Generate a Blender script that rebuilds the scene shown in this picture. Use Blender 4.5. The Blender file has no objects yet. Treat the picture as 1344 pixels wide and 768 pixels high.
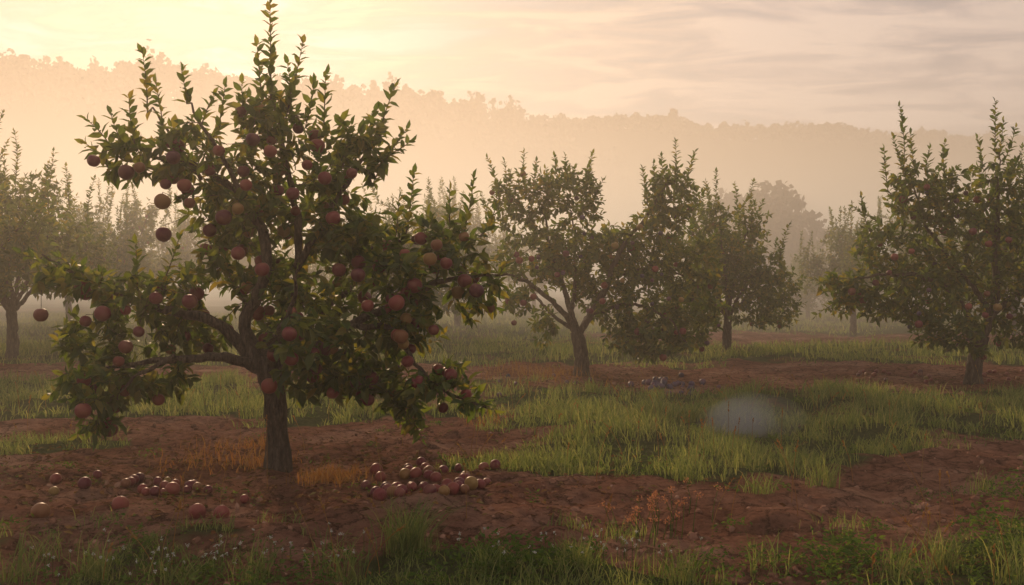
import bpy, math, random
import numpy as np
from mathutils import Vector
R=np.random.RandomState(7)
F=1307.0; H=1.4; HZ=372.0
scene=bpy.context.scene
# ------------------------------------------------------------------ utils
def vn(x,y,s=0):
    x=np.asarray(x,float);y=np.asarray(y,float)
    xi=np.floor(x);yi=np.floor(y);fx=x-xi;fy=y-yi
    fx=fx*fx*(3-2*fx);fy=fy*fy*(3-2*fy)
    def h(a,b):
        v=np.sin(a*127.1+b*311.7+s*74.7)*43758.5453
        return v-np.floor(v)
    return (h(xi,yi)*(1-fx)+h(xi+1,yi)*fx)*(1-fy)+(h(xi,yi+1)*(1-fx)+h(xi+1,yi+1)*fx)*fy
def sst(a,b,x):
    t=np.clip((x-a)/(b-a),0,1);return t*t*(3-2*t)
def gz(x,y):
    z=0.10*(vn(x*.35,y*.35,1)-.5)+0.08*(vn(x*1.3,y*1.3,2)-.5)+0.055*(vn(x*4,y*4,3)-.5)+.035*(vn(x*9,y*9,4)-.5)
    return z
def nrm(v):
    return v/(np.linalg.norm(v,axis=-1,keepdims=True)+1e-9)
class Buf:
    def __init__(s): s.v=[];s.f=[];s.n=0
    def add(s,v,f,m=0):
        v=np.asarray(v,float).reshape(-1,3);f=np.asarray(f,int)
        s.v.append(v);s.f.append((f+s.n,m));s.n+=len(v)
    def mesh(s,name,mats,smooth=True,flat=()):
        me=bpy.data.meshes.new(name)
        V=np.concatenate(s.v)
        lp=np.concatenate([f.ravel() for f,m in s.f])
        tot=np.concatenate([np.full(len(f),f.shape[1]) for f,m in s.f])
        mi=np.concatenate([np.full(len(f),m) for f,m in s.f])
        st=np.concatenate([[0],np.cumsum(tot)[:-1]])
        me.vertices.add(len(V));me.vertices.foreach_set('co',V.ravel().astype(np.float32))
        me.loops.add(len(lp));me.loops.foreach_set('vertex_index',lp.astype(np.int32))
        me.polygons.add(len(tot));me.polygons.foreach_set('loop_start',st.astype(np.int32))
        me.polygons.foreach_set('loop_total',tot.astype(np.int32))
        me.polygons.foreach_set('material_index',mi.astype(np.int32))
        sm=np.full(len(tot),smooth)
        for k in flat: sm[mi==k]=False
        me.polygons.foreach_set('use_smooth',sm)
        for m in mats: me.materials.append(m)
        me.update(calc_edges=True);me.validate()
        return me
    def obj(s,name,mats,smooth=True,loc=(0,0,0)):
        o=bpy.data.objects.new(name,s.mesh(name,mats,smooth));o.location=loc
        scene.collection.objects.link(o);return o
def tube(P,r,k=6):
    P=np.asarray(P,float);r=np.asarray(r,float);n=len(P)
    T=nrm(np.gradient(P,axis=0))
    a=nrm(T.mean(0));ref=np.eye(3)[np.argmin(np.abs(a))]
    U=nrm(np.cross(T,ref));W=np.cross(T,U)
    an=np.arange(k)*2*np.pi/k
    V=P[:,None]+r[:,None,None]*(np.cos(an)[None,:,None]*U[:,None]+np.sin(an)[None,:,None]*W[:,None])
    i=np.arange(n-1)[:,None]*k;j=np.arange(k)[None];j2=(j+1)%k
    Fc=np.stack([i+j,i+j2,i+k+j2,i+k+j],-1).reshape(-1,4)
    return V.reshape(-1,3),Fc
def inst(tv,tf,P,X,Z,S):
    """instances of template: X = long axis, Z = approx normal"""
    X=nrm(X);Y=nrm(np.cross(Z,X));Z=np.cross(X,Y);S=np.asarray(S,float)
    if S.ndim==1: S=S[:,None]*np.ones(3)
    V=P[:,None]+tv[None,:,0:1]*X[:,None]*S[:,None,0:1]+tv[None,:,1:2]*Y[:,None]*S[:,None,1:2]+tv[None,:,2:3]*Z[:,None]*S[:,None,2:3]
    Fc=tf[None]+(np.arange(len(P))*len(tv))[:,None,None]
    return V.reshape(-1,3),Fc.reshape(-1,tf.shape[1])
LV=np.array([(0,0,0),(.3,0,-.04),(.66,0,-.05),(1,0,-.16),(.26,.22,.06),(.62,.21,.04),(.26,-.22,.06),(.62,-.21,.04)],float)
LF=np.array([(0,1,4),(1,2,5),(1,5,4),(2,3,5),(0,6,1),(1,7,2),(1,6,7),(2,7,3)])
LV4=np.array([(0,0,0),(.45,0,-.06),(1,0,-.14),(.42,.27,.05),(.42,-.27,.05)],float)
LF4=np.array([(0,1,3),(1,2,3),(0,4,1),(1,4,2)])
def cat(pts,sp):
    P=np.array(pts,float);out=[]
    Q=np.vstack([2*P[0]-P[1],P,2*P[-1]-P[-2]])
    for i in range(1,len(Q)-2):
        L=np.linalg.norm(Q[i+1]-Q[i]);n=max(2,int(L/sp))
        for t in np.arange(n)/n:
            out.append(.5*(2*Q[i]+(Q[i+1]-Q[i-1])*t+(2*Q[i-1]-5*Q[i]+4*Q[i+1]-Q[i+2])*t*t+(3*Q[i]-3*Q[i+1]+Q[i+2]-Q[i-1])*t**3))
    out.append(P[-1]);return np.array(out)
def fruit_tmpl(nu=14,nv=9):
    v=[(0,0,.80)];f=[]
    for j in range(1,nv):
        th=math.pi*j/nv
        r=math.sin(th)**.95*(1.0+.05*math.cos(th));z=math.cos(th)*.96
        z-= .13*math.exp(-(r/.28)**2)*(1 if z>0 else -.4)
        for i in range(nu):
            a=2*math.pi*i/nu;v.append((r*math.cos(a),r*math.sin(a),z))
    v.append((0,0,-.9));n=len(v)-1
    for j in range(nv-2):
        for i in range(nu):
            a=1+j*nu+i;b=1+j*nu+(i+1)%nu
            f+= [(a,a+nu,b+nu),(a,b+nu,b)]
    for i in range(nu):
        f.append((0,1+i,1+(i+1)%nu));f.append((n,1+(nv-2)*nu+(i+1)%nu,1+(nv-2)*nu+i))
    return np.array(v,float),np.array(f)
FV,FF=fruit_tmpl(16,12)
FVl,FFl=fruit_tmpl(8,6)
# ------------------------------------------------------------------ materials
def nt(name):
    m=bpy.data.materials.new(name);m.use_nodes=True;t=m.node_tree;t.nodes.clear()
    o=t.nodes.new('ShaderNodeOutputMaterial');return m,t,o
def N(t,ty,**k):
    n=t.nodes.new(ty)
    for a,b in k.items():
        if a.startswith('i_'):
            n.inputs[a[2:].replace('_',' ')].default_value=b
        else: setattr(n,a,b)
    return n
def ramp(t,fac,st):
    r=t.nodes.new('ShaderNodeValToRGB');e=r.color_ramp.elements
    while len(e)<len(st): e.new(.5)
    for i,(p,c) in enumerate(st): e[i].position=p;e[i].color=(*c,1)
    t.links.new(fac,r.inputs[0]);return r.outputs[0]
def leafmat(name,cols,trans,tr=.35,rough=.5,noise=1.5,gloss=False):
    m,t,o=nt(name);L=t.links.new
    g=N(t,'ShaderNodeNewGeometry')
    nz=N(t,'ShaderNodeTexNoise',i_Scale=noise,i_Detail=1);L(g.outputs['Position'],nz.inputs['Vector'])
    mx=N(t,'ShaderNodeMath',operation='MULTIPLY_ADD');L(g.outputs['Random Per Island'],mx.inputs[0]);mx.inputs[1].default_value=.7
    s=N(t,'ShaderNodeMath',operation='MULTIPLY');L(nz.outputs['Fac'],s.inputs[0]);s.inputs[1].default_value=.35;L(s.outputs[0],mx.inputs[2])
    n=len(cols);c=ramp(t,mx.outputs[0],[(i/(n-1) if n>1 else 0,x) for i,x in enumerate(cols)])
    if gloss:
        p=N(t,'ShaderNodeBsdfPrincipled',i_Roughness=rough);p.inputs['Specular IOR Level'].default_value=.4;L(c,p.inputs['Base Color'])
    else:
        p=N(t,'ShaderNodeBsdfDiffuse');L(c,p.inputs[0])
    tl=N(t,'ShaderNodeBsdfTranslucent');mm=N(t,'ShaderNodeMix',data_type='RGBA',blend_type='MULTIPLY');mm.inputs[0].default_value=1
    L(c,mm.inputs[6]);mm.inputs[7].default_value=(*trans,1);L(mm.outputs[2],tl.inputs[0])
    x=N(t,'ShaderNodeMixShader');x.inputs[0].default_value=tr;L(p.outputs[0],x.inputs[1]);L(tl.outputs[0],x.inputs[2]);L(x.outputs[0],o.inputs[0])
    return m
M_leaf=leafmat('apple_leaf',[(.016,.034,.011),(.030,.060,.016),(.045,.083,.021),(.082,.11,.026),(.16,.13,.032)],(3.8,3.0,.9),.45,.55,1.5,True)
M_grass=leafmat('grass_blade',[(.07,.11,.04),(.12,.165,.055),(.19,.225,.08),(.32,.29,.13)],(2.0,1.8,1.1),.45,.45,.6)
M_dry=leafmat('dry_grass',[(.22,.11,.035),(.34,.18,.055),(.30,.23,.10)],(1.6,1.2,.8),.3,.7)
M_litter=leafmat('leaf_litter',[(.06,.03,.018),(.14,.06,.025),(.22,.11,.04),(.12,.10,.03),(.30,.20,.09)],(1,1,1),.1,.8)
M_weed=leafmat('weed_leaf',[(.04,.085,.02),(.075,.13,.03),(.13,.18,.045)],(2.0,1.8,.8),.38,.5)
M_forest=leafmat('forest_leaf',[(.03,.04,.015),(.06,.055,.02),(.10,.07,.025)],(1.5,1.4,1),.2,.8,.05)
M_orange=leafmat('orange_petal',[(.5,.2,.09),(.6,.28,.14)],(1,1,1),.3,.7)
M_white=leafmat('white_petal',[(.5,.5,.45),(.65,.62,.55)],(1,1,1),.2,.7)
def barkmat():
    m,t,o=nt('bark');L=t.links.new
    tc=N(t,'ShaderNodeTexCoord');mp=N(t,'ShaderNodeMapping');mp.inputs['Scale'].default_value=(22,22,6);L(tc.outputs['Object'],mp.inputs[0])
    n=N(t,'ShaderNodeTexNoise',i_Scale=1.6,i_Detail=8,i_Roughness=.7);L(mp.outputs[0],n.inputs['Vector'])
    v=N(t,'ShaderNodeTexVoronoi',i_Scale=1.3,feature='DISTANCE_TO_EDGE');L(mp.outputs[0],v.inputs['Vector'])
    c=ramp(t,n.outputs['Fac'],[(.3,(.02,.014,.010)),(.5,(.075,.052,.035)),(.7,(.2,.145,.10))])
    p=N(t,'ShaderNodeBsdfPrincipled',i_Roughness=.85);L(c,p.inputs['Base Color'])
    a=N(t,'ShaderNodeMath',operation='ADD');L(n.outputs['Fac'],a.inputs[0]);L(v.outputs['Distance'],a.inputs[1])
    b=N(t,'ShaderNodeBump',i_Strength=1,i_Distance=.04);L(a.outputs[0],b.inputs['Height']);L(b.outputs[0],p.inputs['Normal']);L(p.outputs[0],o.inputs[0]);return m
M_bark=barkmat()
def fruitmat():
    m,t,o=nt('apple_skin');L=t.links.new
    g=N(t,'ShaderNodeNewGeometry')
    n=N(t,'ShaderNodeTexNoise',i_Scale=14,i_Detail=5);L(g.outputs['Position'],n.inputs['Vector'])
    c=ramp(t,g.outputs['Random Per Island'],[(0,(.075,.014,.028)),(.3,(.16,.026,.032)),(.6,(.24,.055,.042)),(.82,(.13,.022,.035)),(.9,(.24,.12,.04)),(1,(.26,.17,.05))])
    mx=N(t,'ShaderNodeMix',data_type='RGBA');L(c,mx.inputs[6]);mx.inputs[7].default_value=(.28,.13,.07,1)
    f=N(t,'ShaderNodeMapRange');f.inputs[1].default_value=.48;f.inputs[2].default_value=.75;f.inputs[4].default_value=.5;L(n.outputs['Fac'],f.inputs[0]);L(f.outputs[0],mx.inputs[0])
    p=N(t,'ShaderNodeBsdfPrincipled',i_Roughness=.48);p.inputs['Specular IOR Level'].default_value=.25;L(mx.outputs[2],p.inputs['Base Color']);L(p.outputs[0],o.inputs[0]);return m
M_fruit=fruitmat()
def plummat():
    m,t,o=nt('plum_skin');L=t.links.new
    g=N(t,'ShaderNodeNewGeometry')
    c=ramp(t,g.outputs['Random Per Island'],[(0,(.04,.03,.06)),(.5,(.08,.05,.09)),(1,(.13,.05,.07))])
    p=N(t,'ShaderNodeBsdfPrincipled',i_Roughness=.5);p.inputs['Specular IOR Level'].default_value=.3;L(c,p.inputs['Base Color']);L(p.outputs[0],o.inputs[0]);return m
M_plum=plummat()
def groundmat():
    m,t,o=nt('ground_soil_and_turf');L=t.links.new
    g=N(t,'ShaderNodeNewGeometry');at=N(t,'ShaderNodeAttribute',attribute_name='turf')
    n1=N(t,'ShaderNodeTexNoise',i_Scale=1.1,i_Detail=6,i_Roughness=.6);n2=N(t,'ShaderNodeTexNoise',i_Scale=16,i_Detail=8,i_Roughness=.8);n3=N(t,'ShaderNodeTexNoise',i_Scale=90,i_Detail=4,i_Roughness=.7)
    for n in (n1,n2,n3): L(g.outputs['Position'],n.inputs['Vector'])
    wv=N(t,'ShaderNodeMix',data_type='RGBA',blend_type='ADD');wv.inputs[0].default_value=.22;L(g.outputs['Position'],wv.inputs[6]);L(n2.outputs['Color'],wv.inputs[7])
    vo=N(t,'ShaderNodeTexVoronoi',i_Scale=3.2,feature='DISTANCE_TO_EDGE');L(wv.outputs[2],vo.inputs['Vector'])
    cs=ramp(t,n1.outputs['Fac'],[(.3,(.18,.082,.054)),(.5,(.30,.145,.097)),(.7,(.45,.26,.185))])
    c2=ramp(t,n2.outputs['Fac'],[(.3,(.36,.33,.31)),(.5,(1,1,1)),(.72,(1.45,1.42,1.38))])
    mx=N(t,'ShaderNodeMix',data_type='RGBA',blend_type='MULTIPLY');mx.inputs[0].default_value=1;L(cs,mx.inputs[6]);L(c2,mx.inputs[7])
    cr=N(t,'ShaderNodeMapRange');cr.inputs[1].default_value=0;cr.inputs[2].default_value=.035;cr.inputs[3].default_value=.15;cr.inputs[4].default_value=1;L(vo.outputs['Distance'],cr.inputs[0])
    m2=N(t,'ShaderNodeMix',data_type='RGBA',blend_type='MULTIPLY');m2.inputs[0].default_value=.85;L(mx.outputs[2],m2.inputs[6]);L(cr.outputs[0],m2.inputs[7])
    cg=ramp(t,n2.outputs['Fac'],[(.3,(.045,.055,.025)),(.55,(.10,.115,.05)),(.75,(.18,.18,.085))])
    ad=N(t,'ShaderNodeMath',operation='ADD');L(at.outputs['Fac'],ad.inputs[0])
    sb=N(t,'ShaderNodeMath',operation='MULTIPLY_ADD');L(n2.outputs['Fac'],sb.inputs[0]);sb.inputs[1].default_value=.9;sb.inputs[2].default_value=-.45;L(sb.outputs[0],ad.inputs[1])
    mr=N(t,'ShaderNodeMapRange');mr.inputs[1].default_value=.35;mr.inputs[2].default_value=.7;L(ad.outputs[0],mr.inputs[0])
    fx=N(t,'ShaderNodeMix',data_type='RGBA');L(mr.outputs[0],fx.inputs[0]);L(m2.outputs[2],fx.inputs[6]);L(cg,fx.inputs[7])
    p=N(t,'ShaderNodeBsdfDiffuse');L(fx.outputs[2],p.inputs[0])
    h1=N(t,'ShaderNodeMath',operation='MULTIPLY_ADD');L(n3.outputs['Fac'],h1.inputs[0]);h1.inputs[1].default_value=.35;L(n2.outputs['Fac'],h1.inputs[2])
    h2=N(t,'ShaderNodeMath',operation='MULTIPLY_ADD');L(cr.outputs[0],h2.inputs[0]);h2.inputs[1].default_value=.4;L(h1.outputs[0],h2.inputs[2])
    b=N(t,'ShaderNodeBump',i_Strength=1,i_Distance=.11);L(h2.outputs[0],b.inputs['Height']);L(b.outputs[0],p.inputs['Normal']);L(p.outputs[0],o.inputs[0]);return m
M_ground=groundmat()
def soilclod():
    m,t,o=nt('soil_clod');L=t.links.new
    g=N(t,'ShaderNodeNewGeometry')
    c=ramp(t,g.outputs['Random Per Island'],[(0,(.12,.058,.038)),(.6,(.24,.12,.08)),(1,(.34,.19,.13))])
    p=N(t,'ShaderNodeBsdfDiffuse');L(c,p.inputs[0]);L(p.outputs[0],o.inputs[0]);return m
M_clod=soilclod()
# ------------------------------------------------------------------ ground
def axis(segs):
    out=[];
    for a,b,s in segs: out+=list(np.arange(a,b,s))
    return np.array(out+[segs[-1][1]])
def geo(a,b,n): return list(a*(b/a)**(np.arange(n+1)/n))
def turf(x,y):
    w=(vn(x*.9,y*.9,11)-.5)*1.6+(vn(x*2.7,y*2.7,12)-.5)*1.1
    yy=y+w*.8;xx=x+w*.6
    b=lambda a,c,s=.35: sst(a-s,a+s,yy)*(1-sst(c-s,c+s,yy))
    left=1-sst(-1.2,.6,xx);right=1-left
    m=b(10.0,13.9)*left
    m=np.maximum(m,b(9.3,13.0)*right)
    def el(cx,cy,rx,ry):
        q=np.sqrt(((xx-cx)/rx)**2+((yy-cy)/ry)**2);return 1-sst(.75,1.15,q)
    for e in [(1.45,8.1,1.5,1.1),(2.2,9,2,.8),(.1,7.9,.45,.4),(-4.4,8.3,.8,.8),(2.9,5.2,.6,.4)]: m=np.maximum(m,el(*e))
    m=np.maximum(m,b(17.2,22.5,.8))
    m=np.maximum(m,sst(25.5,29,yy))
    m=np.maximum(m,sst(20,23,yy)*(1-sst(0,4,xx)))
    m=m*(.55+.45*sst(.3,.5,vn(x*1.4,y*1.4,17)*.6+vn(x*4,y*4,18)*.4))
    m=np.maximum(m,(1-sst(4.7,5.15,yy))*(.1+.9*sst(.4,.62,vn(x*1.7,y*1.7,15))))
    return np.clip(m,0,1)
xs=np.concatenate([-np.array(geo(9,700,36))[::-1],axis([(-8.95,9,.055)])[:-1],np.array(geo(9,700,36))])
ys=np.concatenate([[-300,-80,-20,-5,0,2,3],axis([(3.4,13,.045),(13,26,.12)]),np.array(geo(26.2,1500,50))])
X,Y=np.meshgrid(xs,ys);Z=gz(X,Y)*np.where(Y>60,3,1)
Z+=.03*(np.abs(np.sin(Y*2.6+vn(X*.6,Y*.6,5)*4))-.5)*(1-turf(X,Y))*(Y<30)*.7
Z+=.022*(vn(X*17,Y*17,6)-.5)*(Y<14)*(1-turf(X,Y))
nx,ny=len(xs),len(ys)
G=Buf();i=np.arange(ny-1)[:,None]*nx+np.arange(nx-1)[None]
G.add(np.stack([X,Y,Z],-1),np.stack([i,i+1,i+nx+1,i+nx],-1).reshape(-1,4))
gnd=G.obj('ground',[M_ground])
at=gnd.data.attributes.new('turf','FLOAT','POINT');at.data.foreach_set('value',turf(X,Y).ravel().astype(np.float32))
# ------------------------------------------------------------------ trees
def build_tree(name,seed,limbs,clusters,shoots,leaf=.11,spac=.03,fr=60,fr_r=.055,fruits=(),loc=(0,0,0),lowres=False,plumfrac=0.,dens=1.):
    rs=np.random.RandomState(seed);B=Buf()
    nodes=[];tans=[];rad=[]
    LP=[];LD=[];LN=[];LS=[]
    def leaves(P,T,start,sp,size,up=0.):
        L=np.concatenate([[0],np.cumsum(np.linalg.norm(np.diff(P,axis=0),axis=1))])
        if L[-1]<.02:return
        q=np.arange(start*L[-1],L[-1],sp)
        if len(q)==0:q=np.array([L[-1]*.9])
        q=q+rs.uniform(-.3,.3,len(q))*sp
        p=np.stack([np.interp(q,L,P[:,k]) for k in range(3)],1);t=nrm(np.stack([np.interp(q,L,T[:,k]) for k in range(3)],1))
        a=np.arange(len(q))*2.4+rs.uniform(0,6)+rs.normal(0,.3,len(q))
        ref=np.array([.31,.9,.2]);U=nrm(np.cross(t,ref));W=np.cross(t,U)
        rd=np.cos(a)[:,None]*U+np.sin(a)[:,None]*W
        d=nrm(t*rs.uniform(.35,.9,(len(q),1))+rd+np.array([0,0,-.3+up*.55])+rs.normal(0,.2,(len(q),3)))
        nn=nrm(np.array([0,0,1.])+t*.3+rs.normal(0,.45,(len(q),3)))
        LP.append(p);LD.append(d);LN.append(nn);LS.append(size*rs.uniform(.6,1.15,len(q))*(1-.35*(q/L[-1])**3*(up>0)))
        LP.append(P[-1:]);LD.append(T[-1:]+rs.normal(0,.15,(1,3)));LN.append(rs.normal(0,1,(1,3)));LS.append(np.array([size*.7]))
    for pts,r0,r1 in limbs:
        P=cat(pts,.06);n=len(P)
        wob=np.cumsum(rs.normal(0,.010,(n-1,3)),axis=0)
        P[1:]+=wob*(.25 if r0>.07 else 1)
        s=np.linspace(0,1,n);r=r0*(1-s)**.8+r1*(1-(1-s)**.8)
        r=r*(1+.07*rs.normal(0,1,n).clip(-1,1))
        if r0>.07: r=r+r0*.45*np.exp(-np.arange(n)*.06/.09)
        V,Fc=tube(P,r,12 if r0>.05 else 8)
        if r0>.05:
            V=V+nrm(V-np.repeat(P,12,0))*((vn(V[:,0]*30+V[:,1]*17,V[:,2]*9,3)-.5)*.022)[:,None]
        B.add(V,Fc,0)
        T=nrm(np.gradient(P,axis=0))
        if r0>.07: continue
        nodes.append(P[2:]);tans.append(T[2:]);rad.append(r[2:])
    A=[]
    for c in clusters:
        cx,cy,cz,rx,ry,rz,k=c;k=max(2,int(k*dens))
        q=rs.normal(0,1,(k,3));q=nrm(q)*rs.uniform(0.1,1,(k,1))**.45
        A.append(np.array([cx,cy,cz])+q*np.array([rx,ry,rz]))
    A=np.concatenate(A)
    ND=np.concatenate(nodes);NT=np.concatenate(tans);NR=np.concatenate(rad)
    d0=np.array([np.min(np.linalg.norm(ND-a,axis=1)) for a in A]);A=A[np.argsort(d0)]
    twp=[]
    for a in A:
        dv=a-ND;ds=np.sqrt((dv*dv).sum(1))
        cost=ds*(1.15-.25*(dv*NT).sum(1)/(ds+1e-6))+np.maximum(0,-dv[:,2])*.25
        k=int(np.argmin(cost));L=ds[k]
        if L<.04: continue
        b=ND[k];t=NT[k];e=a
        c1=b+t*L*.3+np.array([0,0,.12*L]);up=rs.uniform()<.45
        ctip=a-(np.array([0,0,1.]) if up else nrm(a-b)+np.array([0,0,-.5]))*L*.3
        n=max(4,int(L/.06));s=np.linspace(0,1,n)[:,None]
        P=(1-s)**3*b+3*(1-s)**2*s*c1+3*(1-s)*s*s*ctip+s**3*e
        P[1:-1]+=rs.normal(0,.006,(n-2,3))
        r0=min(NR[k]*.75,.005+.012*L);r=np.linspace(r0,.0018,n)
        V,Fc=tube(P,r,3);B.add(V,Fc,0)
        T=nrm(np.gradient(P,axis=0))
        ND=np.vstack([ND,P[1:]]);NT=np.vstack([NT,T[1:]]);NR=np.concatenate([NR,r[1:]])
        leaves(P,T,.05,spac,leaf);twp.append(P)
    for b,e in shoots:
        b=np.array(b,float);e=np.array(e,float);L=np.linalg.norm(e-b);n=max(5,int(L/.05));s=np.linspace(0,1,n)[:,None]
        k=np.argmin(np.linalg.norm(ND-b,axis=1));
        mid=(b+e)/2+rs.normal(0,.05*L,3)
        P=(1-s)**2*b+2*(1-s)*s*mid+s*s*e
        P=np.vstack([ND[k][None],P]) if np.linalg.norm(ND[k]-b)>.02 else P
        V,Fc=tube(P,np.linspace(.007,.002,len(P)),4);B.add(V,Fc,0)
        leaves(P,nrm(np.gradient(P,axis=0)),.05,min(spac*.75,.022),leaf*.95,up=1.)
    P=np.concatenate(LP);V,Fc=inst(LV4 if lowres else LV,LF4 if lowres else LF,P,np.concatenate(LD),np.concatenate(LN),np.concatenate(LS));B.add(V,Fc,1)
    fp=[];
    for _ in range(fr):
        tw=twp[rs.randint(len(twp))];q=tw[rs.randint(len(tw)//2,len(tw))]
        fp.append(q+np.array([rs.normal(0,.02),rs.normal(0,.02)-.03,-fr_r*1.25]))
    fp+= [np.array(f[:3]) for f in fruits]
    if fp:
        fp=np.array(fp);fs=fr_r*rs.uniform(.68,1.05,len(fp))
        zz=nrm(np.array([0,0,1.])+rs.normal(0,.25,fp.shape));xx=nrm(rs.normal(0,1,fp.shape))
        xx=nrm(xx-(xx*zz).sum(1,keepdims=True)*zz)
        pl=rs.uniform(0,1,len(fp))<plumfrac
        for msk,mi,sc in ((~pl,2,1.),(pl,3,.75)):
            if msk.any():
                V,Fc=inst(FVl if lowres else FV,FFl if lowres else FF,fp[msk],xx[msk],zz[msk],fs[msk]*sc);B.add(V,Fc,mi)
        # stems reach up to the nearest twig
        TW=np.concatenate(twp)
        for p,s in zip(fp,fs):
            q=TW[TW[:,2]>p[2]+s*.9]
            e=q[np.argmin(np.linalg.norm(q-p,axis=1))] if len(q) else p+np.array([0,0,s*2])
            st=np.array([p+[0,0,s*.6],p+[.003,0,s*1.15],p*.5+e*.5+[0,0,s*.4],e]);V,Fc=tube(st,[.003,.0022,.002,.003],4);B.add(V,Fc,0)
    me=B.mesh(name,[M_bark,M_leaf,M_fruit,M_plum],True,flat=(1,))
    o=bpy.data.objects.new(name,me);o.location=loc;scene.collection.objects.link(o)
    print(name,len(P),'leaves');return o
def frame(bx,by):
    """tree-local frame from trunk foot measured on the photograph -> metres"""
    d=H*F/(by-HZ);s=d/F
    def c(px,py,dy=0.): return ((px-bx)*s*(1+dy/d),dy,(by-py)*s)
    return d,s,c,((bx-672)*s,d,0.)
# ---- main tree
d,s,c,loc=frame(365,620)
limbs=[([c(365,632),c(363,580),c(361,540),c(356,505),c(350,485)],.088,.078),
 ([c(352,492),c(325,476,-.05),c(285,466,-.15),c(240,464,-.25),c(190,470,-.3),c(140,478,-.35)],.046,.010),
 ([c(352,495),c(322,462,.0),c(296,432,-.05),c(255,414,-.1),c(190,400,-.1),c(110,374,-.05),c(45,346,0)],.050,.007),
 ([c(350,490),c(318,440,.1),c(338,398,.05),c(353,360,.0),c(342,305,.05),c(305,262,.05),c(262,235,.05),c(190,215,0)],.056,.009),
 ([c(356,495),c(368,440,.1),c(378,380,.15),c(384,310,.15),c(372,220,.1),c(356,120,0)],.052,.007),
 ([c(358,498),c(400,462,.0),c(450,432,-.1),c(510,408,-.15),c(575,372,-.1),c(655,362,0)],.045,.006),
 ([c(450,432,-.1),c(520,430,-.25),c(560,470,-.3),c(600,505,-.3),c(655,526,-.3)],.024,.005),
 ([c(410,458),c(460,470,.1),c(505,505,.1),c(540,560,.1)],.025,.006),
 ([c(381,350,.15),c(420,290,.2),c(465,215,.2),c(490,170,.2)],.028,.007),
 ([c(344,310,.05),c(318,250,-.1),c(285,190,-.15),c(250,130,-.1)],.028,.007),
 ([c(262,235,.05),c(222,185,.1),c(190,140,.1)],.018,.006),
 ([c(350,470,0),c(330,430,.5),c(280,370,.9),c(240,300,1.1)],.040,.008),
 ([c(358,470,0),c(400,410,.5),c(440,350,.9),c(450,290,1.1)],.040,.008),
 ([c(355,480,0),c(370,440,-.4),c(400,400,-.8),c(420,360,-1.0)],.030,.007),
 ([c(240,464,-.25),c(190,490,-.4),c(150,530,-.5)],.018,.005)]
def cl(px,py,rx,ry,dr,k,dy=0.,sc=None):
    x,y,z=c(px,py,dy);return (x,y,z,rx*s,dr,ry*s,k)
cls=[cl(190,208,62,34,.35,26),cl(265,205,60,55,.4,34,.05),cl(350,180,45,70,.4,40),cl(428,205,45,52,.4,32,.1),cl(482,185,28,45,.25,14,.15),
 cl(330,270,100,50,.6,60,.2),cl(430,285,55,48,.5,34,.3),cl(290,345,75,42,.7,36,.5),cl(410,370,70,55,.7,42,.3),cl(455,310,40,38,.4,16),cl(500,300,35,26,.3,8),
 cl(95,366,50,20,.3,18),cl(195,388,80,32,.5,34,.1),cl(130,440,50,40,.4,32,-.1),cl(150,500,60,38,.45,46,-.3),cl(230,440,60,45,.5,32,.4),cl(215,495,45,24,.3,14,-.1),cl(150,545,26,12,.2,8,-.4),
 cl(415,440,66,46,.6,44,-.3),cl(330,410,50,50,.6,16,.8),cl(450,490,50,32,.5,34,.1),cl(405,500,35,18,.3,10,-.1),
 cl(540,355,50,42,.4,32,-.1),cl(600,325,42,42,.35,24),cl(625,385,34,42,.3,18),cl(540,415,55,42,.4,36,-.1),cl(498,480,42,54,.4,38,0),cl(530,535,26,32,.25,18,.1),cl(590,495,42,26,.25,16,-.3),cl(630,520,22,8,.15,4,-.3),cl(560,300,22,22,.2,6),cl(270,290,60,40,.5,18,.9),cl(440,330,50,40,.5,18,1.)]
sh=[(c(356,125),c(355,6)),(c(372,170),c(398,58)),(c(345,140),c(338,60)),(c(190,145,.1),c(184,66,.1)),(c(215,180),c(205,110)),(c(250,140,-.1),c(243,98,-.1)),(c(490,175,.2),c(512,106,.2)),(c(470,200,.2),c(483,140,.2)),
 (c(425,180),c(428,98)),(c(400,170),c(412,110)),(c(150,200),c(115,158)),(c(165,195),c(146,150)),(c(290,180,-.1),c(300,118,-.1)),(c(270,165,-.1),c(285,130,-.1)),(c(530,320),c(543,228)),(c(515,330),c(523,262)),(c(610,300),c(622,235)),(c(590,300),c(590,250)),(c(640,300),c(652,262)),
 (c(90,370),c(28,332)),(c(120,370),c(78,338)),(c(180,380),c(178,320)),(c(210,380),c(236,310)),(c(655,362),c(668,340)),(c(635,524,-.3),c(662,532,-.3)),(c(320,170),c(318,110)),(c(450,220),c(462,165)),(c(380,150),c(378,85)),(c(480,240,.2),c(525,165,.2)),(c(150,545,-.4),c(118,560,-.4)),(c(110,500,-.3),c(78,512,-.3)),(c(535,550,.1),c(550,578,.1)),(c(180,200),c(170,130)),(c(140,210),c(112,188)),(c(500,200,.2),c(530,182,.2))]
fx=[(145,222),(178,232),(200,228),(66,412),(285,228),(243,215),(258,250),(235,272),(363,355),(150,410),(178,406),(216,391),(182,451),(595,325),(583,342),(620,369),(645,381),(602,347),(523,392),(543,396),(602,484),(585,482),(568,494),(550,470),(330,230),(376,210),(400,260),(300,205),(440,240),(478,235),(352,195),(265,272),(400,408),(560,375),(500,400),(260,395),(124,420),(200,432),(170,470),(410,435),(440,455),(587,430),(545,335),(330,335),(310,290),(450,290),(370,500),(225,310),(490,362),(560,420),(340,250),(420,225)]
fruits=[c(a,b,-.36+.15*R.uniform(-1,1)) for a,b in fx]
build_tree('apple_tree',1,limbs,cls,sh,.122,.024,120,.056,fruits,loc,dens=2.0)
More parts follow.
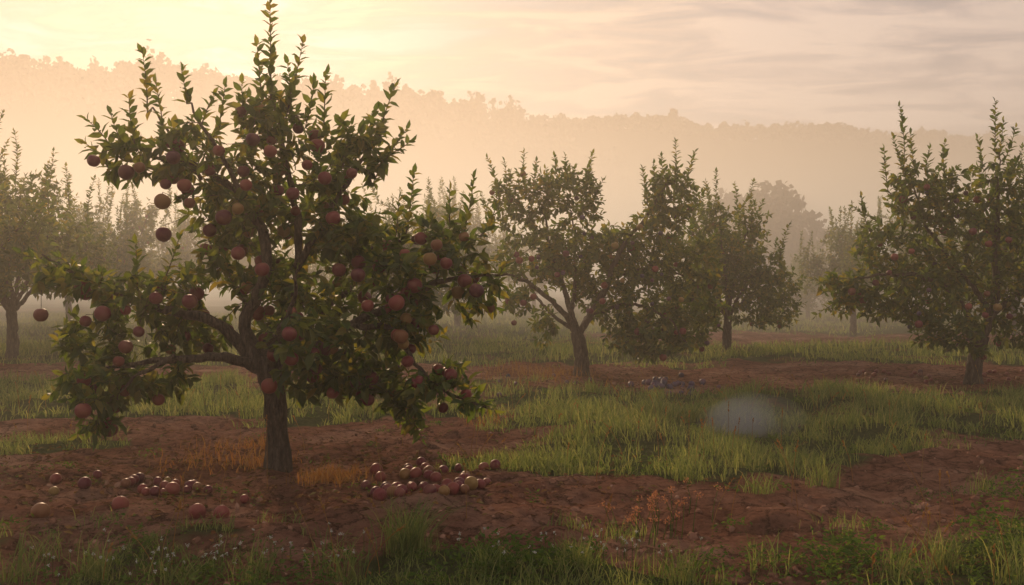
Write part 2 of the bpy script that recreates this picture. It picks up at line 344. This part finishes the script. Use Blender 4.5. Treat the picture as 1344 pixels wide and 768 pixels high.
# ---- second tree
d,s,c,loc=frame(763,495)
limbs=[([c(763,503),c(763,465),c(757,435)],.115,.09),
 ([c(757,440),c(735,405,-.1),c(700,375,-.2),c(655,358,-.3)],.05,.010),
 ([c(757,436),c(742,400,.1),c(715,330,.1),c(700,270,0)],.05,.008),
 ([c(760,438),c(800,385,0),c(822,330,0),c(862,275,0),c(880,235,0)],.055,.008),
 ([c(775,415),c(830,400,-.3),c(880,420,-.5),c(905,450,-.5)],.03,.007),
 ([c(815,360),c(870,350,.2),c(920,370,.2)],.025,.007),
 ([c(748,410),c(755,340,.5),c(750,270,.5)],.034,.008),([c(757,438),c(790,400,.8),c(850,330,1.3)],.035,.008),([c(757,438),c(720,400,.8),c(690,330,1.2)],.035,.008)]
cls=[cl(685,262,48,46,.5,46),cl(745,250,46,36,.5,40),cl(700,335,54,48,.7,58),cl(672,395,28,24,.5,14,-.2),cl(712,430,18,34,.3,12),cl(760,335,52,52,.8,80,.3),cl(775,385,30,22,.6,18,.5),
 cl(835,395,62,54,.9,100),cl(860,325,56,52,.8,90,.2),cl(880,262,36,44,.5,46),cl(850,445,58,26,.7,54,-.4),cl(908,405,44,55,.6,60),cl(805,330,42,40,.6,46,.6),cl(775,265,22,32,.3,10),cl(920,340,26,36,.5,24)]
sh=[(c(655,270),c(640,208)),(c(690,260),c(688,200)),(c(665,260),c(662,212)),(c(720,260),c(716,222)),(c(745,240),c(742,205)),(c(768,245),c(778,202)),(c(780,260),c(792,236)),(c(850,270),c(843,222)),(c(885,240),c(886,186)),(c(900,250),c(912,200)),(c(905,280),c(928,245)),(c(920,330),c(950,290)),(c(648,300),c(632,258)),(c(870,240),c(868,206)),(c(700,250),c(704,212)),(c(735,240),c(728,205)),(c(860,260),c(858,215))]
build_tree('apple_tree',2,limbs,cls,sh,.125,.027,60,.052,[c(660+R.uniform(0,240),290+R.uniform(0,150),-.75) for _ in range(26)],loc,plumfrac=.4,dens=3.0)
# ---- right tree
d,s,c,loc=frame(1280,507)
limbs=[([c(1278,516),c(1280,475),c(1290,440)],.12,.09),
 ([c(1290,442),c(1308,390,0),c(1312,320,0),c(1308,250,0),c(1305,190)],.06,.008),
 ([c(1288,445),c(1262,410,-.1),c(1225,385,-.2),c(1170,372,-.3),c(1105,375,-.3)],.045,.009),
 ([c(1300,410),c(1262,350,.1),c(1225,300,.1),c(1190,235,0)],.04,.009),
 ([c(1297,420),c(1350,380,.1),c(1410,350,.2)],.045,.009),
 ([c(1290,440),c(1280,390,.8),c(1250,320,1.2)],.045,.009),([c(1288,446),c(1250,440,-.5),c(1210,450,-.7)],.028,.007),([c(1300,410),c(1340,330,.5),c(1370,260,.6)],.035,.009)]
cls=[cl(1205,258,46,42,.5,48),cl(1168,325,46,42,.6,48),cl(1115,375,42,24,.4,30),cl(1140,400,52,22,.4,28),cl(1205,385,58,42,.7,74),cl(1250,320,52,58,.7,74),cl(1310,265,44,62,.6,66),cl(1310,370,52,50,.8,64,.4),cl(1225,430,54,26,.6,38,-.4),
 cl(1360,320,48,62,.7,60),cl(1390,400,50,50,.7,48),cl(1345,435,44,24,.6,22),cl(1255,455,16,12,.3,5,-.5),cl(1240,255,30,40,.4,22)]
sh=[(c(1185,230),c(1180,140)),(c(1200,230),c(1194,175)),(c(1305,200),c(1305,134)),(c(1318,210),c(1332,168)),(c(1290,220),c(1282,182)),(c(1240,230),c(1240,188)),(c(1215,225),c(1220,195)),(c(1165,250),c(1160,196)),(c(1140,300),c(1130,258)),(c(1150,290),c(1120,272)),(c(1100,375),c(1066,366)),(c(1345,250),c(1350,195)),(c(1230,250),c(1256,220)),(c(1105,395),c(1070,415)),(c(1190,240),c(1172,180)),(c(1310,210),c(1316,160))]
build_tree('apple_tree',3,limbs,cls,sh,.125,.027,50,.052,[c(1130+R.uniform(0,240),300+R.uniform(0,140),-.75) for _ in range(20)],loc,plumfrac=.3,dens=2.8)
# ---- generic orchard trees
def generic(seed,h=3.8,w=1.9):
    rs=np.random.RandomState(seed)
    limbs=[([(0,0,-.1),(.02,0,.4),(0,.02,.85)],.11,.08)];cls=[];sh=[]
    k=8
    for i in range(k):
        a=i*2*math.pi/k+rs.uniform(-.3,.3);rr=w*rs.uniform(.6,.95) if i%2 else w*rs.uniform(.2,.5);zt=h*rs.uniform(.42,.6) if i%2 else h*rs.uniform(.66,.82)
        e=np.array([rr*math.cos(a),rr*math.sin(a),zt]);b=np.array([0,0,.8])
        m1=b+(e-b)*.35+np.array([0,0,.15]);m2=b+(e-b)*.7+np.array([0,0,.12])
        limbs.append(([b,m1,m2,e],.042,.008))
        cls.append((*e,.5,.5,.4,24));cls.append((*m2,.6,.6,.45,32));cls.append((*(m1+[0,0,.3]),.55,.55,.45,24))
        if i%2: cls.append((*(e+[0,0,-.55]),.5,.5,.5,30))
        if i%2 and seed==23: cls.append((e[0]*.8,e[1]*.8,.95,.55,.55,.45,36))
        for _ in range(4):
            q=e+rs.normal(0,.27,3);sh.append((q,q+np.array([rs.normal(0,.12),rs.normal(0,.12),rs.uniform(.45,.95)])))
    return limbs,cls,sh
tm=[]
for sd in (21,22,23,24):
    l,cs,sh=generic(sd);tm.append(build_tree('apple_tree',sd,l,cs,sh,.145,.034,25,.05,(),lowres=True,dens=2.0))
def W(px,y): return (px-672)/F*y
places=[(15,18.7,1.05),(-70,15.5,1.0),(955,20,.92),(150,26,1.0),(90,33,1.1),(240,31,1.),(545,25,1.05),(600,33,1.1),(480,30,1.),(1120,27,.85),(1060,38,.8),(1210,33,1.),(1330,27,1.),(1420,20,1.),(1260,44,1.1),
 (20,44,1.1),(160,50,1.1),(330,40,1.1),(400,52,1.1),(700,44,1.),(1150,52,.9),(1320,56,1.),(-150,26,1.),(-220,20,1.),(1560,15,1.),(1500,30,1.)]
for i,(px,y,sc) in enumerate(places):
    if i<4: o=tm[i]
    else:
        o=bpy.data.objects.new('apple_tree',tm[i%4].data);scene.collection.objects.link(o)
    o.location=(W(px,y),y,-.02);o.scale=(sc,sc,sc*(1+.08*math.sin(i*3.)));o.rotation_euler=(0,0,i*1.9+.4)
# ------------------------------------------------------------------ distant forest
QV=np.array([(-.5,-.5,0),(.5,-.5,0),(.5,.5,0),(-.5,.5,0)],float);QF=np.array([(0,1,2,3)])
def crowns(B,pos,Rr,Hh,nq,qs,rs,mi=1,cz=.6,ez=.42):
    """broadleaf crowns: leaf clumps spread through irregular lobes"""
    n=len(pos)
    lob=7
    lc=nrm(rs.normal(0,1,(n,lob,3)))*rs.uniform(.2,.7,(n,lob,1));lr=rs.uniform(.3,.6,(n,lob))
    k=rs.randint(0,lob,(n,nq));ii=np.arange(n)[:,None]
    q=nrm(rs.normal(0,1,(n,nq,3)))*rs.uniform(.2,1,(n,nq,1))**.5
    p=lc[ii,k]+q*lr[ii,k][...,None]
    p=p*np.stack([Rr,Rr,Hh*ez],-1)[:,None]+pos[:,None]+np.stack([0*Hh,0*Hh,Hh*cz],-1)[:,None]
    p=p.reshape(-1,3);m=len(p)
    V,Fc=inst(QV,QF,p,rs.normal(0,1,(m,3)),rs.normal(0,1,(m,3)),qs*rs.uniform(.6,1.3,m));B.add(V,Fc,mi)
    for a,r,h in zip(pos,Rr,Hh):
        V,Fc=tube(np.array([a-[0,0,1],a+[0,0,h*.35],a+[0,0,h*.75]]),[r*.07,r*.05,r*.02],5);B.add(V,Fc,0)
def ridge(name,D,prof,depth,mat,seed,sp,rows,Rm,Hm):
    rs=np.random.RandomState(seed)
    px=np.array([p[0] for p in prof],float);py=np.array([p[1] for p in prof],float)
    xk=(px-672)/F*D;zk=np.maximum(0,(HZ-py)/F*D+H-Hm*.68)
    xg=np.linspace(xk[0],xk[-1],160);yg=np.linspace(D-depth,D+depth*1.6,40)
    def hz(x,y):
        zz=np.interp(x,xk,zk);t=sst(D-depth,D,y);return zz*t*(1-.5*sst(D+10,D+depth*1.6,y))+(vn(x*.03,y*.03,seed)-.5)*5*t*(zz>3)-1.5
    Xg,Yg=np.meshgrid(xg,yg);B=Buf();i=np.arange(39)[:,None]*160+np.arange(159)[None]
    B.add(np.stack([Xg,Yg,hz(Xg,Yg)],-1),np.stack([i,i+1,i+161,i+160],-1).reshape(-1,4))
    B.obj(name,[mat])
    T=Buf();P=[]
    for r in range(rows):
        x=np.arange(xk[0],xk[-1],sp);x=x+rs.uniform(-.45,.45,len(x))*sp;y=D-r*sp*1.7+rs.uniform(-.5,.5,len(x))*sp+8
        z=hz(x,y);ok=np.interp(x,xk,zk)>6;P.append(np.stack([x,y,z],-1)[ok])
    P=np.concatenate(P);n=len(P)
    hv=Hm*rs.uniform(.55,1.15,n)*(.75+.5*vn(P[:,0]*.05,P[:,1]*.02,seed+3))
    crowns(T,P,Rm*rs.uniform(.7,1.25,n),hv,150,Rm*.28,rs,cz=.48,ez=.5)
    T.obj('distant_forest',[M_bark,M_forest],False)
ridge('hill',400,[(-900,110),(-400,80),(-100,92),(0,84),(100,88),(200,84),(300,98),(380,100),(450,112),(540,126),(590,128),(640,140),(690,160),(740,182),(820,230),(920,300),(1040,368),(1150,372)],130,M_forest,31,6.0,5,5.4,16)
ridge('hill',640,[(200,180),(500,175),(640,172),(700,160),(760,152),(860,152),(930,160),(1000,166),(1100,166),(1200,172),(1344,178),(1600,182),(2000,190),(2600,200)],180,M_forest,37,7,4,6.,11)
rs=np.random.RandomState(5)
for px,y,r,h in [(955,58,2.6,8.),(1022,54,3.1,7.4),(1085,70,3.,6.),(1000,80,4,8),(880,85,4,8)]:
    B=Buf();crowns(B,np.array([[0,0,0.]]),np.array([r]),np.array([h]),2200,.28,rs,cz=.5,ez=.48);B.obj('broadleaf_tree',[M_bark,M_forest],False,(W(px,y),y,0))
# ------------------------------------------------------------------ grass
def blades(B,P,h,w,lean,rs,mi=0):
    n=len(P);a=rs.uniform(0,6.283,n);d=np.stack([np.cos(a),np.sin(a),0*a],-1);sd=np.stack([-np.sin(a+.6),np.cos(a+.6),0*a],-1)
    up=np.array([0,0,1.])
    V=np.zeros((n,7,3))
    for j,(t,ww) in enumerate([(0,.8),(.4,1.),(.75,.65)]):
        c0=P+up*(h*t*(1-.25*lean*t))[:,None]+d*(h*lean*t*t)[:,None]
        V[:,2*j]=c0-sd*(w*ww/2)[:,None];V[:,2*j+1]=c0+sd*(w*ww/2)[:,None]
    V[:,6]=P+up*(h*(1-.3*lean))[:,None]+d*(h*lean*1.05)[:,None]
    tf=np.array([(0,1,3),(0,3,2),(2,3,5),(2,5,4),(4,5,6)])
    B.add(V.reshape(-1,3),(tf[None]+(np.arange(n)*7)[:,None,None]).reshape(-1,3),mi)
rs=np.random.RandomState(77)
B=Buf()
def zone(y0,y1,dens,nb,hb,wb,spread):
    xm=.56*y1+1.5;n=int((y1-y0)*2*xm*dens)
    x=rs.uniform(-xm,xm,n);y=rs.uniform(y0,y1,n);m=turf(x,y)
    den=m*(.15+.85*sst(.3,.6,vn(x*1.9,y*1.9,21)))
    k=(np.abs(x)<.56*y+1.5)&(rs.uniform(0,1,n)<den)
    x=x[k];y=y[k];hs=(.3+1.25*(vn(x*1.1,y*1.1,22)*.5+vn(x*3,y*3,23)*.5)**1.5)*(.5+.5*m[k])
    x=np.repeat(x,nb)+rs.normal(0,spread,len(x)*nb);y=np.repeat(y,nb)+rs.normal(0,spread,len(y)*nb);hs=np.repeat(hs,nb)
    P=np.stack([x,y,gz(x,y)-.01],-1);q=len(x)
    blades(B,P,hb*hs*rs.uniform(.5,1.35,q),wb*rs.uniform(.6,1.3,q),rs.uniform(.15,.95,q),rs)
zone(3.8,5.6,200,9,.14,.005,.025)
zone(5.6,9.0,190,9,.17,.006,.035)
zone(9.0,14.2,100,9,.20,.009,.05)
zone(16,24,26,9,.23,.016,.1)
zone(24,44,8,9,.25,.03,.18)
B.obj('grass',[M_grass])
def tuft(name,x,y,n,h,w,sp,mat,lean=(.2,.9)):
    b=Buf();px=x+rs.normal(0,sp,n);py=y+rs.normal(0,sp,n);P=np.stack([px,py,gz(px,py)-.01],-1)
    blades(b,P,h*rs.uniform(.5,1.2,n),w*rs.uniform(.6,1.3,n),rs.uniform(lean[0],lean[1],n),rs);return b.obj(name,[mat])
def GP(px,py):
    y=H*F/(py-HZ);return (px-672)/F*y,y
for px,py,n,h in [(535,740,320,.3),(455,765,60,.3),(1240,745,120,.25),(1180,765,80,.22),(820,715,110,.12),(700,612,160,.14),(655,600,60,.12),(230,770,60,.22),(60,735,60,.2),(1080,640,120,.26),(1000,655,80,.2),(900,640,90,.22),
  (120,760,90,.22),(330,768,90,.24),(20,765,80,.25),(640,768,80,.2),(760,765,70,.2),(900,768,60,.2),(1330,765,90,.3),(1010,760,50,.2),(370,690,40,.1),(1290,650,60,.2),(750,700,40,.1),(130,690,50,.1),(1110,700,50,.12)]:
    x,y=GP(px,py);tuft('grass_tuft',x,y,n,h,.005,.05+.03*(h<.2),M_grass)
for px,py,n,h,sp in [(435,632,420,.12,.12),(300,605,160,.14,.24),(265,618,120,.10,.18),(345,612,120,.12,.1),(720,500,260,.22,.45),(690,492,200,.22,.45),(330,590,100,.15,.15),(640,560,40,.2,.1)]:
    x,y=GP(px,py);tuft('dry_grass',x,y,n,h,.006,sp,M_dry)
b=Buf()
def stalk(b,x,y,h,head=True):
    z=gz(x,y);l=rs.normal(0,.14,2);t=np.linspace(0,1,7)[:,None];P=np.array([x,y,z])+t*np.array([0,0,h])+t*t*np.array([l[0]*h*2,l[1]*h,0])
    V,Fc=tube(P,np.linspace(.0022,.0012,7),4);b.add(V,Fc,0)
    if head:
        m=16;q=P[-1]-(P[-1]-P[-2])*rs.uniform(0,1.2,(m,1));V,Fc=inst(LV4,LF4,q,nrm(P[-1]-P[-2])+rs.normal(0,.35,(m,3)),rs.normal(0,1,(m,3)),rs.uniform(.01,.022,m));b.add(V,Fc,0)
for _ in range(260):
    y=rs.uniform(4.2,12);x=rs.uniform(-.5*y,.56*y)
    if turf(x,y)>.4 or rs.uniform()<.1: stalk(b,x,y,rs.uniform(.18,.42))
for px,py,h in [(1220,690,.5),(1235,700,.35),(935,712,.35),(1048,690,.45),(1040,668,.4),(960,700,.3),(1255,690,.3),(350,640,.5),(345,585,.5),(210,745,.35),(440,765,.4),(500,705,.2),(1200,760,.35),(620,640,.25)]:
    x,y=GP(px,py);stalk(b,x,y,h)
b.obj('dry_stalks',[M_dry])
b=Buf()
def weed(b,x,y,r,n,lf=.035,hh=.1):
    px=x+rs.normal(0,r,n);py=y+rs.normal(0,r,n);pz=gz(px,py)+rs.uniform(.005,hh,n)*np.exp(-((px-x)**2+(py-y)**2)/(2*r*r))
    V,Fc=inst(LV4,LF4,np.stack([px,py,pz],-1),np.stack([rs.normal(0,1,n),rs.normal(0,1,n),rs.uniform(-.1,1.1,n)],-1),np.array([0,0,1.])+rs.normal(0,.5,(n,3)),lf*rs.uniform(.5,1.3,n)[:,None]*np.array([1,.9,1]));b.add(V,Fc,0)
for _ in range(520):
    y=rs.uniform(4.0,13);x=rs.uniform(-.56*y,.56*y);t=float(turf(x,y))
    if rs.uniform()<.2+.8*t: weed(b,x,y,rs.uniform(.03,.12),rs.randint(15,80),rs.uniform(.018,.032),.07)
for _ in range(45):
    y=rs.uniform(4.1,4.9);x=rs.uniform(-.56*y,.56*y);weed(b,x,y,rs.uniform(.05,.14),rs.randint(60,150),rs.uniform(.02,.034),.14)
for px,py in [(1110,760),(1090,745),(1135,750),(690,765),(650,760),(1310,700),(1330,740),(1290,735),(1340,660)]:
    x,y=GP(px,py);weed(b,x,y,.13,320,.036,.22)
b.obj('ground_weeds',[M_weed])
b=Buf()
def flower(x,y,h):
    P=np.array([[x,y,gz(x,y)],[x+.01,y,h*.5],[x+rs.normal(0,.03),y,h]]);V,Fc=tube(P,[.003,.002,.0015],4);b.add(V,Fc,0)
    m=26;V,Fc=inst(LV4,LF4,P[-1]+rs.normal(0,.011,(m,3)),rs.normal(0,1,(m,3)),rs.normal(0,1,(m,3)),rs.uniform(.008,.018,m));b.add(V,Fc,1)
for _ in range(18):
    x,y=GP(850+rs.normal(0,20),712+rs.normal(0,10));flower(x,y,rs.uniform(.08,.26))
for px,py in [(905,640),(880,655),(910,660),(895,672),(935,650),(860,665)]:
    x,y=GP(px,py+40);flower(x,y,.22)
b.obj('orange_wildflowers',[M_weed,M_orange])
b=Buf()
for _ in range(110):
    g=[(-1.9,4.75),(-1.55,4.8),(.05,4.8),(.5,4.85),(-1.0,4.85)][rs.randint(5)];x=g[0]+rs.normal(0,.18);y=g[1]+rs.normal(0,.13);z=gz(x,y)+rs.uniform(.07,.15)
    m=12;V,Fc=inst(LV4,LF4,np.array([x,y,z])+rs.normal(0,.003,(m,3)),rs.normal(0,1,(m,3)),rs.normal(0,1,(m,3)),np.full(m,.009));b.add(V,Fc,1)
    V,Fc=tube(np.array([[x,y,z-.14],[x,y,z]]),[.0015,.0012],4);b.add(V,Fc,0)
b.obj('white_clover',[M_weed,M_white])
ov,of=fruit_tmpl(6,4)
b=Buf();n=15000;y=4.2+13*rs.uniform(0,1,n)**1.4;x=rs.uniform(-.58,.58,n)*(y+1);k=(turf(x,y)<.5)&(vn(x*1.5,y*1.5,41)+.3>rs.uniform(0,1,n));x=x[k];y=y[k];n=len(x)
sz=.003+.017*rs.uniform(0,1,n)**6*1.6
V,Fc=inst(ov,of,np.stack([x,y,gz(x,y)-sz*.05],-1),rs.normal(0,1,(n,3)),rs.normal(0,1,(n,3)),sz[:,None]*rs.uniform(.6,1.4,(n,3)));V+=rs.normal(0,.002,V.shape);b.add(V,Fc,0);b.obj('soil_clods',[M_clod],False)
b=Buf();n=4200;cx=rs.choice([-1.75,1.0,6.4,-4.],n,p=[.5,.2,.2,.1]);cy=np.where(cx==-1.75,7.2,np.where(cx==-4.,8,14.5));x=cx+rs.normal(0,1.5,n);y=cy+rs.normal(0,.9,n)*np.where(cy>10,1.4,1)
k=y>4.4;x=x[k];y=y[k];n=len(x)
V,Fc=inst(LV4,LF4,np.stack([x,y,gz(x,y)+.014],-1),np.stack([rs.normal(0,1,n),rs.normal(0,1,n),rs.normal(0,.2,n)],-1),np.array([0,0,1.])+rs.normal(0,.35,(n,3)),rs.uniform(.03,.07,n));b.add(V,Fc,0);b.obj('fallen_leaves',[M_litter])
def fallen(pts,r,mat,name='fallen_apples',lo=False):
    b=Buf();P=[];S=[]
    for px,py,sc in pts:
        x,y=GP(px,py);P.append([x,y]);S.append(r*sc)
    P=np.array(P);S=np.array(S)
    for it in range(12):
        for i in range(len(P)):
            for j in range(i):
                d=P[i]-P[j];L=np.hypot(*d);m=(S[i]+S[j])*.88
                if L<m: P[i]+=d/(L+1e-6)*(m-L)*.5;P[j]-=d/(L+1e-6)*(m-L)*.5
    P3=np.concatenate([P,(gz(P[:,0],P[:,1])+S*.72)[:,None]],1)
    V,Fc=inst(FVl if lo else FV,FFl if lo else FF,P3,rs.normal(0,1,P3.shape),rs.normal(0,1,P3.shape),S);b.add(V,Fc,0);b.obj(name,[mat])
r0=.05
pts=[(52,685,1.1),(157,668,1.05),(258,684,1.0),(290,686,.95),(225,648,1),(248,640,.9),(110,645,.9),(72,636,.8),(165,640,.7),(180,634,.7),(203,650,.7),(320,660,.6)]
pts+=[(545+rs.normal(0,36),646+rs.normal(0,13),rs.uniform(.65,1.)) for _ in range(36)]
pts+=[(635,628,.8),(650,630,.8),(610,640,.8),(590,650,.7),(498,668,.9),(515,662,.8),(600,655,.7)]+[(rs.uniform(60,340),632+rs.uniform(0,20),rs.uniform(.5,.75)) for _ in range(16)]
fallen(pts,r0,M_fruit)
fallen([(870+rs.normal(0,18),506+rs.normal(0,5),rs.uniform(.8,1.1)) for _ in range(26)]+[(rs.uniform(640,960),rs.uniform(495,520),.7) for _ in range(18)],.048,M_plum,'fallen_plums',True)
fallen([(rs.uniform(1120,1344),492+rs.uniform(0,14),rs.uniform(.6,.9)) for _ in range(34)],.045,M_fruit,'fallen_apples',True)
# ------------------------------------------------------------------ fog
SE=math.radians(19);SA=math.radians(18)
S=Vector((-math.sin(SA)*math.cos(SE),math.cos(SA)*math.cos(SE),math.sin(SE)))
def volmat(name,dens,g,col):
    m,t,o=nt(name);v=N(t,'ShaderNodeVolumeScatter');v.inputs['Color'].default_value=(*col,1);v.inputs['Density'].default_value=dens;v.inputs['Anisotropy'].default_value=g
    t.links.new(v.outputs[0],o.inputs['Volume']);return m
def fogbox(name,x0,x1,y0,y1,z0,z1,dens,g,col):
    b=Buf();b.add([(x,y,z) for z in (z0,z1) for y in (y0,y1) for x in (x0,x1)],[(0,2,3,1),(4,5,7,6),(0,1,5,4),(2,6,7,3),(0,4,6,2),(1,3,7,5)])
    return b.obj(name,[volmat(name,dens,g,col)],False)
fogbox('morning_fog',-600,600,-60,20.99,-4,12,.006,.5,(1,.92,.84))
fogbox('fog_bank',-600,600,21,790,-4,12,.028,.45,(1,.91,.84))
em=bpy.data.objects.new('mist_wisp',None);scene.collection.objects.link(em);em.location=(2.05,9.0,.17)
wm=volmat('mist',.2,0.,(1,.99,.98));rw=np.random.RandomState(3)
for k in range(10):
    bpy.ops.mesh.primitive_ico_sphere_add(subdivisions=3,radius=1);o=bpy.context.object;q=1-k*.085
    o.name='mist_puff_%d'%(k+1);o.scale=(.46*q,.34*q,.22*q**.7);o.data.materials.append(wm);o.parent=em
    o.location=(rw.normal(0,.09),rw.normal(0,.06),rw.normal(0,.035));o.rotation_euler=(rw.normal(0,.2),rw.normal(0,.3),rw.normal(0,1))
# ------------------------------------------------------------------ world
w=bpy.data.worlds.new('sky');scene.world=w;w.use_nodes=True;t=w.node_tree;t.nodes.clear();L=t.links.new
out=N(t,'ShaderNodeOutputWorld');bg=N(t,'ShaderNodeBackground');L(bg.outputs[0],out.inputs[0])
sky=N(t,'ShaderNodeTexSky',sky_type='NISHITA');sky.sun_disc=False;sky.sun_elevation=SE;sky.sun_rotation=-SA;sky.dust_density=2
tc=N(t,'ShaderNodeTexCoord');nv=N(t,'ShaderNodeVectorMath',operation='NORMALIZE');L(tc.outputs['Generated'],nv.inputs[0])
sp=N(t,'ShaderNodeSeparateXYZ');L(nv.outputs[0],sp.inputs[0])
za=N(t,'ShaderNodeMath',operation='ADD');L(sp.outputs[2],za.inputs[0]);za.inputs[1].default_value=.06
zm=N(t,'ShaderNodeMath',operation='MAXIMUM');L(za.outputs[0],zm.inputs[0]);zm.inputs[1].default_value=.05
dx=N(t,'ShaderNodeMath',operation='DIVIDE');L(sp.outputs[0],dx.inputs[0]);L(zm.outputs[0],dx.inputs[1])
dy=N(t,'ShaderNodeMath',operation='DIVIDE');L(sp.outputs[1],dy.inputs[0]);L(zm.outputs[0],dy.inputs[1])
cb=N(t,'ShaderNodeCombineXYZ');L(dx.outputs[0],cb.inputs[0]);L(dy.outputs[0],cb.inputs[1])
mp=N(t,'ShaderNodeMapping');mp.inputs['Scale'].default_value=(.9,1.5,1);mp.inputs['Rotation'].default_value=(0,0,.3);L(cb.outputs[0],mp.inputs[0])
cn=N(t,'ShaderNodeTexNoise',i_Scale=2.0,i_Detail=7,i_Roughness=.6,i_Distortion=.6);L(mp.outputs[0],cn.inputs['Vector'])
dt=N(t,'ShaderNodeVectorMath',operation='DOT_PRODUCT');L(nv.outputs[0],dt.inputs[0]);dt.inputs[1].default_value=S
gl=ramp(t,dt.outputs['Value'],[(0,(.54,.49,.46)),(.70,(.52,.46,.44)),(.86,(.60,.52,.48)),(.955,(.76,.61,.47)),(1,(1.15,.86,.58))])
dk=ramp(t,cn.outputs['Fac'],[(.36,(.52,.58,.70)),(.47,(.86,.85,.88)),(.57,(1.22,1.14,1.07))])
cm=N(t,'ShaderNodeMix',data_type='RGBA',blend_type='MULTIPLY');cm.inputs[0].default_value=1;L(gl,cm.inputs[6]);L(dk,cm.inputs[7])
sk=N(t,'ShaderNodeVectorMath',operation='SCALE');L(sky.outputs[0],sk.inputs[0]);sk.inputs['Scale'].default_value=.05
cv=N(t,'ShaderNodeMapRange');cv.inputs[1].default_value=.34;cv.inputs[2].default_value=.5;cv.inputs[3].default_value=.55;cv.inputs[4].default_value=.98;L(cn.outputs['Fac'],cv.inputs[0])
fm=N(t,'ShaderNodeMix',data_type='RGBA');L(cv.outputs[0],fm.inputs[0]);L(sk.outputs[0],fm.inputs[6]);L(cm.outputs[2],fm.inputs[7]);L(fm.outputs[2],bg.inputs[0]);bg.inputs[1].default_value=1.0
sl=bpy.data.lights.new('sun','SUN');sl.energy=4.8;sl.angle=math.radians(2.5);sl.color=(1,.66,.38)
so=bpy.data.objects.new('sun',sl);scene.collection.objects.link(so);so.rotation_euler=S.to_track_quat('Z','Y').to_euler()
# ------------------------------------------------------------------ camera
cd=bpy.data.cameras.new('camera');co=bpy.data.objects.new('camera',cd);scene.collection.objects.link(co);scene.camera=co
cd.lens=35;cd.sensor_width=36;cd.clip_end=5000;cd.clip_start=.05
co.location=(0,0,H);co.rotation_euler=(math.radians(90-.53),0,0)
scene.view_settings.view_transform='Standard';scene.view_settings.look='None';scene.view_settings.exposure=0
